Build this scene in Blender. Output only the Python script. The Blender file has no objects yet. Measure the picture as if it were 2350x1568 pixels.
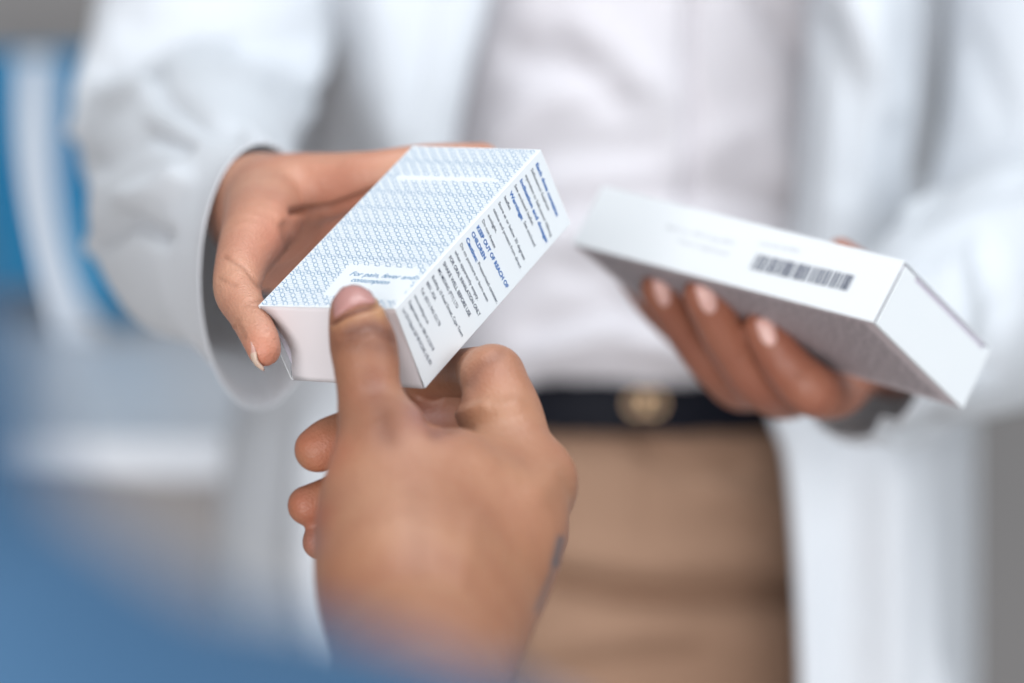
import bpy, bmesh, math, random
import numpy as np
from mathutils import Vector, Matrix
from mathutils.bvhtree import BVHTree

# ------------------------------------------------------------------ camera, light, exposure
S = bpy.context.scene
COL = S.collection
LENS, SENS, W, H = 85.0, 36.0, 2350.0, 1568.0       # W x H: the grid in which the photograph was measured
CAM_LOC = Vector((0.0, 0.0, 1.25)); PITCH = math.radians(8.0)
cam = bpy.data.cameras.new("camera"); cam_ob = bpy.data.objects.new("camera", cam); COL.objects.link(cam_ob)
cam_ob.location = CAM_LOC; cam_ob.rotation_euler = (math.radians(90) - PITCH, 0, 0)
cam.lens = LENS; cam.sensor_width = SENS; cam.clip_start = 0.02; cam.clip_end = 60
cam.dof.use_dof = True; cam.dof.focus_distance = 0.712; cam.dof.aperture_fstop = 4.0; cam.dof.aperture_blades = 0
S.camera = cam_ob
S.view_settings.view_transform = 'Standard'; S.view_settings.look = 'None'
S.view_settings.exposure = 0.0; S.view_settings.gamma = 1.0; S.view_settings.use_curve_mapping = False
S.render.engine = 'CYCLES'; S.cycles.use_denoising = True
S.cycles.max_bounces = 6; S.cycles.diffuse_bounces = 3; S.cycles.glossy_bounces = 2

world = bpy.data.worlds.new("World"); S.world = world; world.use_nodes = True
nt = world.node_tree; nt.nodes.clear()
tc = nt.nodes.new('ShaderNodeTexCoord'); sep = nt.nodes.new('ShaderNodeSeparateXYZ')
ramp = nt.nodes.new('ShaderNodeValToRGB'); bg = nt.nodes.new('ShaderNodeBackground'); wo = nt.nodes.new('ShaderNodeOutputWorld')
mr = nt.nodes.new('ShaderNodeMapRange'); mr.inputs[1].default_value = -1; mr.inputs[2].default_value = 1
nt.links.new(tc.outputs['Generated'], sep.inputs[0]); nt.links.new(sep.outputs[2], mr.inputs[0])
nt.links.new(mr.outputs[0], ramp.inputs[0]); nt.links.new(ramp.outputs[0], bg.inputs[0]); nt.links.new(bg.outputs[0], wo.inputs[0])
cr = ramp.color_ramp
cr.elements[0].position = 0.15; cr.elements[0].color = (0.27, 0.235, 0.235, 1)
cr.elements[1].position = 0.85; cr.elements[1].color = (0.86, 0.93, 1.0, 1)
e = cr.elements.new(0.5); e.color = (0.58, 0.60, 0.64, 1)
bg.inputs[1].default_value = 0.34

def area(name, loc, target, size, power, color):
    l = bpy.data.lights.new(name, 'AREA'); l.shape = 'RECTANGLE'; l.size, l.size_y = size; l.energy = power; l.color = color
    o = bpy.data.objects.new(name, l); COL.objects.link(o); o.location = loc
    o.rotation_euler = (Vector(target) - Vector(loc)).to_track_quat('-Z', 'Y').to_euler()
    return o
area('ceiling_light', (0.25, 0.55, 2.9), (0.0, 0.85, 1.1), (1.6, 1.2), 31, (0.93, 0.97, 1.0))
area('room_light', (-0.35, -1.5, 1.25), (0.0, 0.9, 1.12), (1.8, 1.5), 68, (1.0, 0.97, 0.96))
area('window_light', (2.3, -0.6, 2.0), (0.1, 0.9, 1.15), (1.6, 1.6), 37, (0.88, 0.95, 1.0))

# ------------------------------------------------------------------ helpers
K = SENS / LENS / W
Rc = cam_ob.rotation_euler.to_matrix()
RcN = np.array(Rc); CL = np.array(CAM_LOC)
def cp(px, py, z):                      # measured image position and distance -> camera-aligned metric point (x right, y down, z away)
    return np.array([(px - W/2) * K * z, (py - H/2) * K * z, z])
def to_world(V):
    V = np.atleast_2d(V)
    return (V * np.array([1, -1, -1])) @ RcN.T + CL
def wp(px, py, z): return to_world(cp(px, py, z))[0]
def to_px(V):
    return np.stack([V[:, 0] / V[:, 2] / K + W/2, V[:, 1] / V[:, 2] / K + H/2], 1)

def link(o, parent=None):
    COL.objects.link(o)
    if parent: o.parent = parent
    return o
def root_off(p):
    o = Vector((0, 0, 0))
    while p is not None: o += p.location; p = p.parent
    return np.array(o)
def thing(name, loc, label, cat, group=None):
    o = bpy.data.objects.new(name, None); o.location = Vector(loc); link(o)
    o.empty_display_size = 0.02
    o['label'] = label; o['category'] = cat
    if group: o['group'] = group
    return o
def mesh(name, V, F, mat, parent=None, smooth=True, cam_space=True, mats=None, fm=None):
    V = to_world(V) if cam_space else np.asarray(V, float)
    V = V - root_off(parent)
    me = bpy.data.meshes.new(name)
    me.from_pydata([tuple(v) for v in V], [], [tuple(int(i) for i in f) for f in F])
    for m in (mats or [mat]): me.materials.append(m)
    if fm is not None: me.polygons.foreach_set('material_index', np.asarray(fm, np.int32))
    if smooth: me.polygons.foreach_set('use_smooth', np.ones(len(me.polygons), bool))
    me.update()
    return link(bpy.data.objects.new(name, me), parent)
def fix_normals(o):
    bm = bmesh.new(); bm.from_mesh(o.data); bmesh.ops.recalc_face_normals(bm, faces=bm.faces); bm.to_mesh(o.data); bm.free()
def solidify(o, t, off=0.0):
    m = o.modifiers.new('thick', 'SOLIDIFY'); m.thickness = t; m.offset = off; return m
def bevel(o, w, n=2):
    m = o.modifiers.new('bevel', 'BEVEL'); m.width = w; m.segments = n; m.limit_method = 'ANGLE'; return m

def mat(name, color, rough=0.6, spec=0.5, noise=None, bump=None, sss=0, attr=None, metal=0, sheen=0):
    m = bpy.data.materials.new(name); m.use_nodes = True; t = m.node_tree; b = t.nodes['Principled BSDF']
    b.inputs['Base Color'].default_value = (*color, 1); b.inputs['Roughness'].default_value = rough
    b.inputs['Specular IOR Level'].default_value = spec; b.inputs['Metallic'].default_value = metal
    b.inputs['Sheen Weight'].default_value = sheen
    tcn = t.nodes.new('ShaderNodeTexCoord')
    src = None
    if attr:
        a = t.nodes.new('ShaderNodeAttribute'); a.attribute_name = attr; src = a.outputs['Color']
    if noise:
        sc, amt, dark = noise
        n = t.nodes.new('ShaderNodeTexNoise'); n.inputs['Scale'].default_value = sc; n.inputs['Detail'].default_value = 5
        t.links.new(tcn.outputs['Object'], n.inputs['Vector'])
        r = t.nodes.new('ShaderNodeMapRange'); r.inputs[1].default_value = 0.35; r.inputs[2].default_value = 0.68
        r.inputs[3].default_value = 0; r.inputs[4].default_value = amt
        t.links.new(n.outputs['Fac'], r.inputs[0])
        mx = t.nodes.new('ShaderNodeMix'); mx.data_type = 'RGBA'; mx.blend_type = 'MULTIPLY'
        t.links.new(r.outputs[0], mx.inputs[0])
        if src: t.links.new(src, mx.inputs[6])
        else: mx.inputs[6].default_value = (*color, 1)
        mx.inputs[7].default_value = (*dark, 1)
        src = mx.outputs[2]
    if src: t.links.new(src, b.inputs['Base Color'])
    if bump:
        last = None
        for kind, sc, dist, st in bump:
            if kind == 'v':
                n = t.nodes.new('ShaderNodeTexVoronoi'); n.inputs['Scale'].default_value = sc; out = n.outputs['Distance']
            elif kind == 'w':
                n = t.nodes.new('ShaderNodeTexWave'); n.inputs['Scale'].default_value = sc; n.inputs['Distortion'].default_value = 1; out = n.outputs['Fac']
            else:
                n = t.nodes.new('ShaderNodeTexNoise'); n.inputs['Scale'].default_value = sc; n.inputs['Detail'].default_value = 4; out = n.outputs['Fac']
            t.links.new(tcn.outputs['Object'], n.inputs['Vector'])
            bn = t.nodes.new('ShaderNodeBump'); bn.inputs['Distance'].default_value = dist; bn.inputs['Strength'].default_value = st
            t.links.new(out, bn.inputs['Height'])
            if last: t.links.new(last, bn.inputs['Normal'])
            last = bn.outputs['Normal']
        t.links.new(last, b.inputs['Normal'])
    if sss:
        b.inputs['Subsurface Weight'].default_value = sss; b.inputs['Subsurface Radius'].default_value = (1, 0.35, 0.2)
        b.inputs['Subsurface Scale'].default_value = 0.004
    return m

def translucent(m, amt, col):
    t = m.node_tree; out = t.nodes['Material Output']; b = t.nodes['Principled BSDF']
    tr = t.nodes.new('ShaderNodeBsdfTranslucent'); tr.inputs[0].default_value = (*col, 1)
    mx = t.nodes.new('ShaderNodeMixShader'); mx.inputs[0].default_value = amt
    t.links.new(b.outputs[0], mx.inputs[1]); t.links.new(tr.outputs[0], mx.inputs[2]); t.links.new(mx.outputs[0], out.inputs[0])
M_WALL = mat('wall_paint', (0.30, 0.285, 0.28), 0.8, noise=(1.5, 0.3, (0.85, 0.86, 0.88)))
M_FLOOR = mat('floor_vinyl', (0.30, 0.29, 0.28), 0.5, noise=(3, 0.3, (0.8, 0.8, 0.8)))
M_COUNTER = mat('counter_white', (0.72, 0.76, 0.82), 0.4, noise=(4, 0.2, (0.9, 0.9, 0.92)))
M_FRONT = mat('counter_front', (0.36, 0.34, 0.34), 0.5, noise=(4, 0.3, (0.88, 0.88, 0.88)))
M_BLUE = mat('board_blue', (0.0, 0.21, 0.40), 0.8, 0.1, noise=(4, 0.8, (0.3, 0.5, 0.7)))
M_PALE = mat('board_pale', (0.60, 0.65, 0.72), 0.4, noise=(3, 0.3, (0.85, 0.88, 0.9)))
M_COAT = mat('coat_cotton', (0.82, 0.865, 0.92), 0.8, 0.2, noise=(22, 0.2, (0.93, 0.95, 0.98)), bump=[('w', 900, 0.0002, 0.25), ('n', 60, 0.003, 0.3)], sheen=0.2)
translucent(M_COAT, 0.34, (0.8, 0.78, 0.77))
M_BLOUSE = mat('blouse_fabric', (0.64, 0.625, 0.66), 0.55, 0.3, noise=(18, 0.3, (0.94, 0.90, 0.90)), bump=[('n', 40, 0.004, 0.35)], sheen=0.2)
M_TROUSER = mat('trouser_twill', (0.33, 0.205, 0.14), 0.8, 0.2, noise=(25, 0.4, (0.85, 0.82, 0.8)), bump=[('w', 700, 0.0003, 0.4)])
M_BELT = mat('belt_leather', (0.004, 0.005, 0.010), 0.6, 0.15, bump=[('v', 400, 0.0003, 0.3)])
M_GOLD = mat('buckle_gold', (0.78, 0.54, 0.33), 0.3, metal=1)
M_SHIRT = mat('shirt_blue', (0.048, 0.112, 0.20), 0.85, 0.2, noise=(14, 0.5, (0.6, 0.7, 0.8)), bump=[('n', 50, 0.003, 0.4)])
SKB = [('v', 1100, 0.0003, 0.5), ('n', 260, 0.0008, 0.4), ('n', 1800, 0.0002, 0.5)]
M_SKIN = mat('skin', (0.5, 0.27, 0.17), 0.46, 0.5, noise=(160, 0.4, (0.90, 0.82, 0.80)), bump=SKB, sss=0.10, attr='skin')
M_NAIL = mat('nail', (0.58, 0.34, 0.29), 0.22, 0.5, noise=(300, 0.2, (0.92, 0.85, 0.85)), sss=0.2)
M_NAILT = mat('nail_mauve', (0.42, 0.215, 0.195), 0.3, 0.5, noise=(300, 0.3, (0.9, 0.82, 0.82)), sss=0.1)
M_NAILTIP = mat('nail_free_edge', (0.66, 0.50, 0.41), 0.25, 0.5, noise=(300, 0.2, (0.92, 0.9, 0.85)), sss=0.2)
M_NAILP = mat('nail_pink', (0.72, 0.45, 0.40), 0.2, 0.6, noise=(300, 0.2, (0.92, 0.85, 0.85)), sss=0.2)  # pink nails, base lightened to hold their pale highlight
CARDB = [('n', 700, 0.00008, 0.2), ('n', 40, 0.0006, 0.15)]
M_CARD = mat('card_white', (0.745, 0.785, 0.815), 0.45, 0.4, noise=(60, 0.25, (0.97, 0.975, 0.985)), bump=CARDB)
M_CARDEND = mat('card_end', (0.84, 0.81, 0.84), 0.55, 0.35, noise=(60, 0.3, (0.96, 0.955, 0.97)), bump=CARDB)  # end flap card, lighter and warmer than the wall card
M_CARDIN = mat('card_inside', (0.72, 0.69, 0.78), 0.8, 0.2, noise=(90, 0.3, (0.9, 0.9, 0.92)))
M_INKPAT = mat('ink_pattern_blue', (0.075, 0.25, 0.44), 0.5, 0.3, noise=(60, 0.5, (0.95, 0.9, 0.95)))
M_INKBLUE = mat('ink_blue', (0.0, 0.11, 0.40), 0.5, 0.3, noise=(60, 0.2, (0.95, 0.95, 0.95)))
M_INKDARK = mat('ink_dark', (0.01, 0.02, 0.065), 0.5, 0.3, noise=(60, 0.2, (0.95, 0.95, 0.95)))
M_INKGREY = mat('ink_grey', (0.13, 0.12, 0.14), 0.5, 0.3, noise=(60, 0.2, (0.95, 0.95, 0.95)))
M_INKPALE = mat('ink_pale', (0.48, 0.50, 0.54), 0.5, 0.3, noise=(60, 0.2, (0.95, 0.95, 0.95)))
M_MAUVE = mat('underside_mauve', (0.58, 0.52, 0.55), 0.5, 0.3, noise=(60, 0.2, (0.95, 0.95, 0.95)))

def spline(P, n):
    """Catmull-Rom through the rows of P, n samples per span"""
    P = np.asarray(P, float); Q = np.vstack([2*P[0]-P[1], P, 2*P[-1]-P[-2]]); out = []
    for i in range(len(P)-1):
        a, b, c, d = Q[i:i+4]
        for t in np.arange(n) / n:
            out.append(0.5*((2*b)+(c-a)*t+(2*a-5*b+4*c-d)*t*t+(3*b-a-3*c+d)*t**3))
    out.append(P[-1]); return np.array(out)
def grid_faces(nr, nc, closed=False):
    F = []
    for i in range(nr-1):
        for j in range(nc if closed else nc-1):
            k = (j+1) % nc; F.append((i*nc+j, i*nc+k, (i+1)*nc+k, (i+1)*nc+j))
    return F
def waves(V, scale, seed, n=7):
    """smooth pseudo-random field over points (metres)"""
    rng = np.random.default_rng(seed); out = np.zeros(len(V))
    for i in range(n):
        d = rng.normal(size=3); d /= np.linalg.norm(d); f = scale * rng.uniform(0.5, 2.0); ph = rng.uniform(0, 6.28)
        warp = 0.8*np.sin(V @ rng.normal(size=3) * scale * 0.5 + ph*2)
        out += np.sin(V @ d * f + ph + warp) / (f/scale)**0.7
    return out / n
def vnormals(V, F):
    N = np.zeros_like(V)
    F = np.array([f if len(f) == 4 else (*f, f[-1]) for f in F])
    n = np.cross(V[F[:, 2]]-V[F[:, 0]], V[F[:, 3]]-V[F[:, 1]])
    for k in range(4): np.add.at(N, F[:, k], n)
    return N / (np.linalg.norm(N, axis=1, keepdims=True)+1e-12)
def poly_dist(Q, line):
    L = np.asarray(line, float); best = np.full(len(Q), 1e9)
    if len(L) == 1: return np.linalg.norm(Q-L[0], axis=1)
    for a, b in zip(L[:-1], L[1:]):
        ab = b-a; t = np.clip(((Q-a)@ab)/(ab@ab+1e-9), 0, 1)
        best = np.minimum(best, np.linalg.norm(Q-(a+t[:, None]*ab), axis=1))
    return best
def folds(V, F, stamps):
    """press creases / raise ridges (millimetres along the normal) where the cloth or skin has them"""
    N = vnormals(V, F); s = np.sign((N*V).sum(1)); s[s == 0] = 1
    N = -N*s[:, None]                      # towards the viewer's side
    Q = to_px(V); D = np.zeros(len(V))
    for line, wpx, mm in stamps: D += mm*1e-3*np.exp(-(poly_dist(Q, line)/wpx)**2)
    return V + N*D[:, None]

# ------------------------------------------------------------------ implicit surfaces for bodies
class Field:
    def __init__(self): self.prims = []
    def chain(self, pts, k=0.004, n=5, yscale=None):
        """pts: rows (px, py, z, r in px)"""
        P = np.array([[*cp(a, b, z), r*K*z] for a, b, z, r in pts])
        self.prims.append(('c', spline(P, n), k)); return self
    def blob(self, px, py, z, rx, ry, rz, k=0.006, sub=False):
        self.prims.append(('e', (cp(px, py, z), np.array([rx*K*z, ry*K*z, rz])), k, sub)); return self
    def build(self, h):
        lo = np.full(3, 1e9); hi = -lo
        for p in self.prims:
            if p[0] == 'c':
                c, r = p[1][:, :3], p[1][:, 3:]; lo = np.minimum(lo, (c-r).min(0)); hi = np.maximum(hi, (c+r).max(0))
        lo -= 3*h; hi += 3*h
        n = np.ceil((hi-lo)/h).astype(int)
        ax = [lo[i]+h*np.arange(n[i]) for i in range(3)]
        F = np.full(n, 1.0)
        for p in self.prims:
            k = p[2]
            if p[0] == 'c':
                c, r = p[1][:, :3], p[1][:, 3]; m = k+4*h
                a0 = (c-r[:, None]).min(0)-m; a1 = (c+r[:, None]).max(0)+m
            else:
                c, R = p[1]; m = k+4*h; a0 = c-R-m; a1 = c+R+m
            s = [slice(max(0, int((a0[i]-lo[i])/h)), min(n[i], int((a1[i]-lo[i])/h)+2)) for i in range(3)]
            G = np.stack(np.meshgrid(*[ax[i][s[i]] for i in range(3)], indexing='ij'), -1)
            if p[0] == 'c':
                d = np.full(G.shape[:3], 1.0)
                for q0, q1 in zip(p[1][:-1], p[1][1:]):
                    ab = q1[:3]-q0[:3]; L2 = ab@ab+1e-12
                    m2 = max(q0[3], q1[3])+m
                    b0 = np.minimum(q0[:3], q1[:3])-m2; b1 = np.maximum(q0[:3], q1[:3])+m2
                    o = [ax[i][s[i]] for i in range(3)]
                    t_ = tuple(slice(int(np.searchsorted(o[i], b0[i])), int(np.searchsorted(o[i], b1[i]))) for i in range(3))
                    g = G[t_]
                    t = np.clip(((g-q0[:3])@ab)/L2, 0, 1)
                    dd = np.linalg.norm(g-(q0[:3]+t[..., None]*ab), axis=-1)-(q0[3]+t*(q1[3]-q0[3]))
                    d[t_] = np.minimum(d[t_], dd)
                sub = False
            else:
                g = (G-c)/R; k0 = np.linalg.norm(g, axis=-1); k1 = np.linalg.norm(g/R, axis=-1)+1e-9
                d = k0*(k0-1)/k1; sub = p[3]
            A = F[s[0], s[1], s[2]]
            if sub:
                d = -d; hh = np.maximum(k-np.abs(A-d), 0)/k; F[s[0], s[1], s[2]] = np.maximum(A, d)+hh*hh*k*0.25
            else:
                hh = np.maximum(k-np.abs(A-d), 0)/k; F[s[0], s[1], s[2]] = np.minimum(A, d)-hh*hh*k*0.25
        return surface_nets(F, lo, h)
def surface_nets(F, lo, h):
    neg = F < 0; n = F.shape
    cnt = np.zeros([i-1 for i in n], np.float32); acc = np.zeros([i-1 for i in n]+[3], np.float32)
    cor = [(a, b, c) for a in (0, 1) for b in (0, 1) for c in (0, 1)]
    sl = lambda o: tuple(slice(o[i], n[i]-1+o[i]) for i in range(3))
    for a in cor:
        for ax in range(3):
            if a[ax] == 1: continue
            b = list(a); b[ax] = 1; b = tuple(b)
            fa, fb = F[sl(a)], F[sl(b)]; x = neg[sl(a)] != neg[sl(b)]
            t = np.where(x, fa/np.where(x, fa-fb, 1), 0)
            cnt += x
            for i in range(3):
                acc[..., i] += np.where(x, a[i]+(t if i == ax else 0), 0)
    act = cnt > 0; idx = -np.ones(act.shape, np.int64); idx[act] = np.arange(act.sum())
    ijk = np.argwhere(act); V = lo+h*(ijk+acc[act]/cnt[act][:, None])
    Fs = []
    for ax in range(3):
        o1, o2 = [(1, 2), (2, 0), (0, 1)][ax]
        e = [slice(1, n[i]-1) for i in range(3)]; e[ax] = slice(0, n[ax]-1)
        e2 = list(e); e2[ax] = slice(1, n[ax])
        a, b = neg[tuple(e)], neg[tuple(e2)]
        for want, flip in ((a & ~b, False), (~a & b, True)):
            q = np.argwhere(want); off = np.array([s_.start for s_ in e]); q = q+off
            def g(d1, d2):
                r = q.copy(); r[:, o1] -= d1; r[:, o2] -= d2; return idx[r[:, 0], r[:, 1], r[:, 2]]
            quad = np.stack([g(1, 1), g(0, 1), g(0, 0), g(1, 0)], 1)
            if flip: quad = quad[:, ::-1]
            Fs.append(quad)
    Q = np.vstack(Fs); return V, Q[(Q >= 0).all(1)]
def relax(V, Q, it, lam=0.5):
    E = np.vstack([Q[:, [0, 1]], Q[:, [1, 2]], Q[:, [2, 3]], Q[:, [3, 0]]])
    for i in range(it):
        S_ = np.zeros_like(V); c = np.zeros(len(V))
        np.add.at(S_, E[:, 0], V[E[:, 1]]); np.add.at(c, E[:, 0], 1); np.add.at(S_, E[:, 1], V[E[:, 0]]); np.add.at(c, E[:, 1], 1)
        V = V+lam*(S_/np.maximum(c, 1)[:, None]-V)
    return V
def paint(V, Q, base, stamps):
    """skin pigment plus painted highlights and hollow shade: stamps (polyline, width px, depth mm, colour, strength, zmax)"""
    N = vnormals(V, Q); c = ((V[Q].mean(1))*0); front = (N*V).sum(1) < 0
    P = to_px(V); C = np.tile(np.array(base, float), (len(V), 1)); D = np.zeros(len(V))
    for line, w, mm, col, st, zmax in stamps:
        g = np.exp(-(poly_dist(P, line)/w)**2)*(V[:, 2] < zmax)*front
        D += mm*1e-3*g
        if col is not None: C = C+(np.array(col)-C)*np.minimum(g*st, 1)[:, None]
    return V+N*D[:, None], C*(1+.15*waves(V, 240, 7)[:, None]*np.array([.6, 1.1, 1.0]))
def set_skin(o, C):
    a = o.data.color_attributes.new('skin', 'FLOAT_COLOR', 'POINT')
    a.data.foreach_set('color', np.hstack([C, np.ones((len(C), 1))]).astype(np.float32).ravel())
def body_mesh(name, pieces, parent):
    """pieces: (V, Q, C) -> ONE mesh"""
    Vs, Fs, Cs, o = [], [], [], 0
    for V, Q, C in pieces: Vs.append(V); Fs.append(Q+o); Cs.append(C); o += len(V)
    ob = mesh(name, np.vstack(Vs), np.vstack(Fs), M_SKIN, parent); set_skin(ob, np.vstack(Cs)); return ob
def nail_patch(name, V, Q, poly, material, parent, lift=0.0004, dome=0.0, n=8, zmax=9, label=None):
    """a nail lying on the finger: outline traced on the finger's surface, lifted and domed"""
    bvh = BVHTree.FromPolygons([Vector(v) for v in V], [tuple(int(i) for i in q) for q in Q])
    poly = spline(np.vstack([poly, poly[:1]]), 3)[:-1]; c = poly.mean(0); pts = []
    rings = [0.0]+[(i+1)/n for i in range(n)]
    for r in rings:
        for p in (poly if r > 0 else [c]):
            x, y = c+(p-c)*r; d = Vector(cp(x, y, 1.0)); hit, nn, fi, ds = bvh.ray_cast(Vector((0, 0, 0)), d.normalized())
            if hit is None: pts.append(pts[-1] if pts else np.array(cp(x, y, .7))); continue
            if nn.dot(d) > 0: nn = -nn
            pts.append(np.array(hit+nn*(lift+dome*(1-r*r))*(1 if r < 1 else -0.4)))
    m = len(poly); F = [(0, 1+j, 1+(j+1) % m) for j in range(m)]
    for i in range(n-1):
        for j in range(m): F.append((1+i*m+j, 1+(i+1)*m+j, 1+(i+1)*m+(j+1) % m, 1+i*m+(j+1) % m))
    o = mesh(name, np.array(pts), F, material, parent)
    if label: o['label'] = label
    return o
def tube(rings, nth=72, per=7, closed_end=False):
    """rings: (px, py, z, (ax,ay,az), (bx,by,bz)); a in px,px,m ; lofted closed sections"""
    R = []
    for px, py, z, a, b in rings:
        k = K*z; R.append([*cp(px, py, z), a[0]*k, a[1]*k, a[2], b[0]*k, b[1]*k, b[2]])
    R = spline(R, per); th = np.linspace(0, 2*np.pi, nth, endpoint=False)
    V = (R[:, None, :3]+np.cos(th)[None, :, None]*R[:, None, 3:6]+np.sin(th)[None, :, None]*R[:, None, 6:9]).reshape(-1, 3)
    return V, grid_faces(len(R), nth, True)
def auto_tube(path, nth=90, per=8):
    """round sleeve along a path of (px, py, z, radius m), frames carried along without twist"""
    R = spline(np.array([[*cp(a, b, z), r] for a, b, z, r in path]), per); C, T = R[:, :3], np.gradient(R[:, :3], axis=0)
    T /= np.linalg.norm(T, axis=1, keepdims=True); u = np.cross(T[0], [0, 1, 0]); V = []; th = np.linspace(0, 2*np.pi, nth, endpoint=False)
    for c, t, r in zip(C, T, R[:, 3]):
        u = u-t*(u@t); u /= np.linalg.norm(u); w = np.cross(t, u)
        V.append(c+r*(np.cos(th)[:, None]*u+np.sin(th)[:, None]*w))
    return np.vstack(V), grid_faces(len(C), nth, True)
def sheet(rows, pr=8, pc=8):
    """rows of (px,py,z) control points -> smooth open cloth"""
    G = np.array([[cp(*p) for p in r] for r in rows]); nr, nc, _ = G.shape
    A = np.stack([spline(G[:, j], pr) for j in range(nc)], 1)
    B = np.stack([spline(A[i], pc) for i in range(A.shape[0])], 0)
    return B.reshape(-1, 3), grid_faces(B.shape[0], B.shape[1])
def displace(V, F, amt, scale, seed):
    return V+vnormals(V, F)*(waves(V, scale, seed)*amt)[:, None]

# ------------------------------------------------------------------ setting
def box_world(name, lo, hi, material, parent=None, bev=0.003):
    x0, y0, z0 = lo; x1, y1, z1 = hi
    V = [(x0,y0,z0),(x1,y0,z0),(x1,y1,z0),(x0,y1,z0),(x0,y0,z1),(x1,y0,z1),(x1,y1,z1),(x0,y1,z1)]
    F = [(0,3,2,1),(4,5,6,7),(0,1,5,4),(1,2,6,5),(2,3,7,6),(3,0,4,7)]
    o = mesh(name, V, F, material, parent, smooth=False, cam_space=False)
    if bev: bevel(o, bev)
    return o
o = box_world('floor', (-3, -1.5, -0.1), (3, 3.3, 0.0), M_FLOOR, bev=0); o['kind'] = 'structure'
o = box_world('wall', (-3, 3.0, 0.0), (3, 3.1, 2.8), M_WALL, bev=0); o['kind'] = 'structure'

ct = thing('counter', (-0.75, 2.2, 0), 'pale counter with a grey front, low at the left behind the white coat', 'counter')
box_world('counter_top', (-1.7, 1.90, 0.87), (-0.02, 2.62, 0.905), M_COUNTER, ct)
box_world('counter_front', (-1.68, 1.93, 0.0), (-0.04, 2.60, 0.869), M_FRONT, ct)

zb = 2.5
bd = thing('display_board', wp(60, 700, zb), 'bright blue display board with a curved pale band, behind the coat sleeve', 'display board')
def slab(name, pts, z, t, material, parent):
    P = [cp(x, y, z) for x, y in pts]; Q = [cp(x, y, z)+np.array([0, 0, t]) for x, y in pts]; n = len(P)
    F = [tuple(range(n)), tuple(range(2*n-1, n-1, -1))]+[(i, n+i, n+(i+1) % n, (i+1) % n) for i in range(n)]
    o = mesh(name, np.array(P+Q), F, material, parent, smooth=False); fix_normals(o); return o
slab('panel', [(-330, 118), (420, 118), (420, 560), (300, 745), (210, 700), (80, 660), (-330, 700)], zb, 0.012, M_BLUE, bd)
L_ = spline([(45, 130), (30, 300), (35, 450), (60, 600), (100, 770)], 6); R_ = spline([(118, 130), (120, 300), (128, 450), (155, 600), (225, 770)], 6)
slab('pale_band', list(L_)+list(R_[::-1]), zb-0.006, 0.005, M_PALE, bd)

# ------------------------------------------------------------------ the person in the white coat
ph = thing('person', wp(1420, 1500, 1.36), 'person in open white coat, pale blouse and tan trousers, holding out two medicine boxes', 'person')
SK = (0.49, 0.245, 0.163); PINK = (0.60, 0.24, 0.16); DK = (0.20, 0.075, 0.04)
# right hand (picture left)
f = Field()
f.chain([(470, 370, 1.12, 82), (518, 440, .96, 74), (562, 468, .86, 82), (604, 470, .822, 100)], .006)
f.chain([(585, 505, .85, 98), (606, 502, .83, 106)], .01)
f.chain([(600, 462, .815, 106), (690, 440, .805, 88), (790, 425, .797, 72), (875, 404, .79, 60), (960, 380, .79, 48), (1050, 371, .79, 43), (1108, 364, .795, 37)], .008)
f.chain([(606, 803, .700, 39), (598, 778, .702, 43), (570, 722, .712, 46), (545, 668, .723, 55), (556, 600, .738, 62), (590, 530, .762, 82), (610, 470, .80, 96)], .007)
f.chain([(620, 520, .83, 90), (720, 505, .832, 62), (840, 500, .832, 50), (960, 470, .83, 46), (1060, 430, .825, 42)], .004)
f.chain([(610, 560, .835, 84), (720, 570, .845, 58), (840, 568, .845, 48), (960, 530, .84, 42)], .004)
f.chain([(610, 600, .845, 70), (720, 632, .857, 50), (840, 626, .855, 40), (930, 600, .85, 36)], .004)
f.blob(640, 520, .815, 70, 80, .012, .012)
V, Q = f.build(.00085); V = relax(V, Q, 3)
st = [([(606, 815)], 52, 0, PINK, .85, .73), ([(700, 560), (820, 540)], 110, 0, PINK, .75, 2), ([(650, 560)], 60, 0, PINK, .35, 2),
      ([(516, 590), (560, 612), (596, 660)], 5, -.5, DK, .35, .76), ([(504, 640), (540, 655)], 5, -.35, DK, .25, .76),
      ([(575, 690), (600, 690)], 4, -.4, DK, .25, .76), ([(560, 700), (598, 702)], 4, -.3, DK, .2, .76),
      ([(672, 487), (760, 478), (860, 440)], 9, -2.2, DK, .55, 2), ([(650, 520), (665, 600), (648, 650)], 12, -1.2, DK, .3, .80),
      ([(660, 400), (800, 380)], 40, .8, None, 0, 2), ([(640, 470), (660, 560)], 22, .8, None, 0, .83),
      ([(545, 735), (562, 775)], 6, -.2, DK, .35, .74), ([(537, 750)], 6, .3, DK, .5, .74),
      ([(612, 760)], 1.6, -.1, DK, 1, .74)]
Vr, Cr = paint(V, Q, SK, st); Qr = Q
# left hand (picture right)
f = Field()
f.chain([(1506, 662, .845, 38), (1526, 690, .848, 44), (1585, 770, .860, 50), (1650, 850, .870, 54), (1720, 890, .90, 54), (1850, 800, .95, 70), (1960, 740, .965, 90)], .003)
f.chain([(1606, 676, .823, 40), (1626, 704, .826, 48), (1680, 795, .836, 55), (1750, 880, .848, 60), (1815, 905, .88, 58), (1900, 830, .94, 70), (1980, 770, .96, 90)], .003)
f.chain([(1744, 752, .822, 40), (1762, 778, .823, 48), (1815, 850, .823, 57), (1872, 898, .825, 62), (1925, 905, .86, 54), (1960, 850, .92, 66), (2010, 780, .955, 90)], .003)
f.chain([(1440, 620, .90, 34), (1520, 720, .90, 40), (1640, 800, .93, 44), (1800, 760, .96, 60), (1960, 720, .97, 80)], .003)
f.chain([(1928, 572, .852, 27), (1965, 610, .86, 38), (2020, 690, .91, 62), (2030, 760, .95, 90)], .006)
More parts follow.
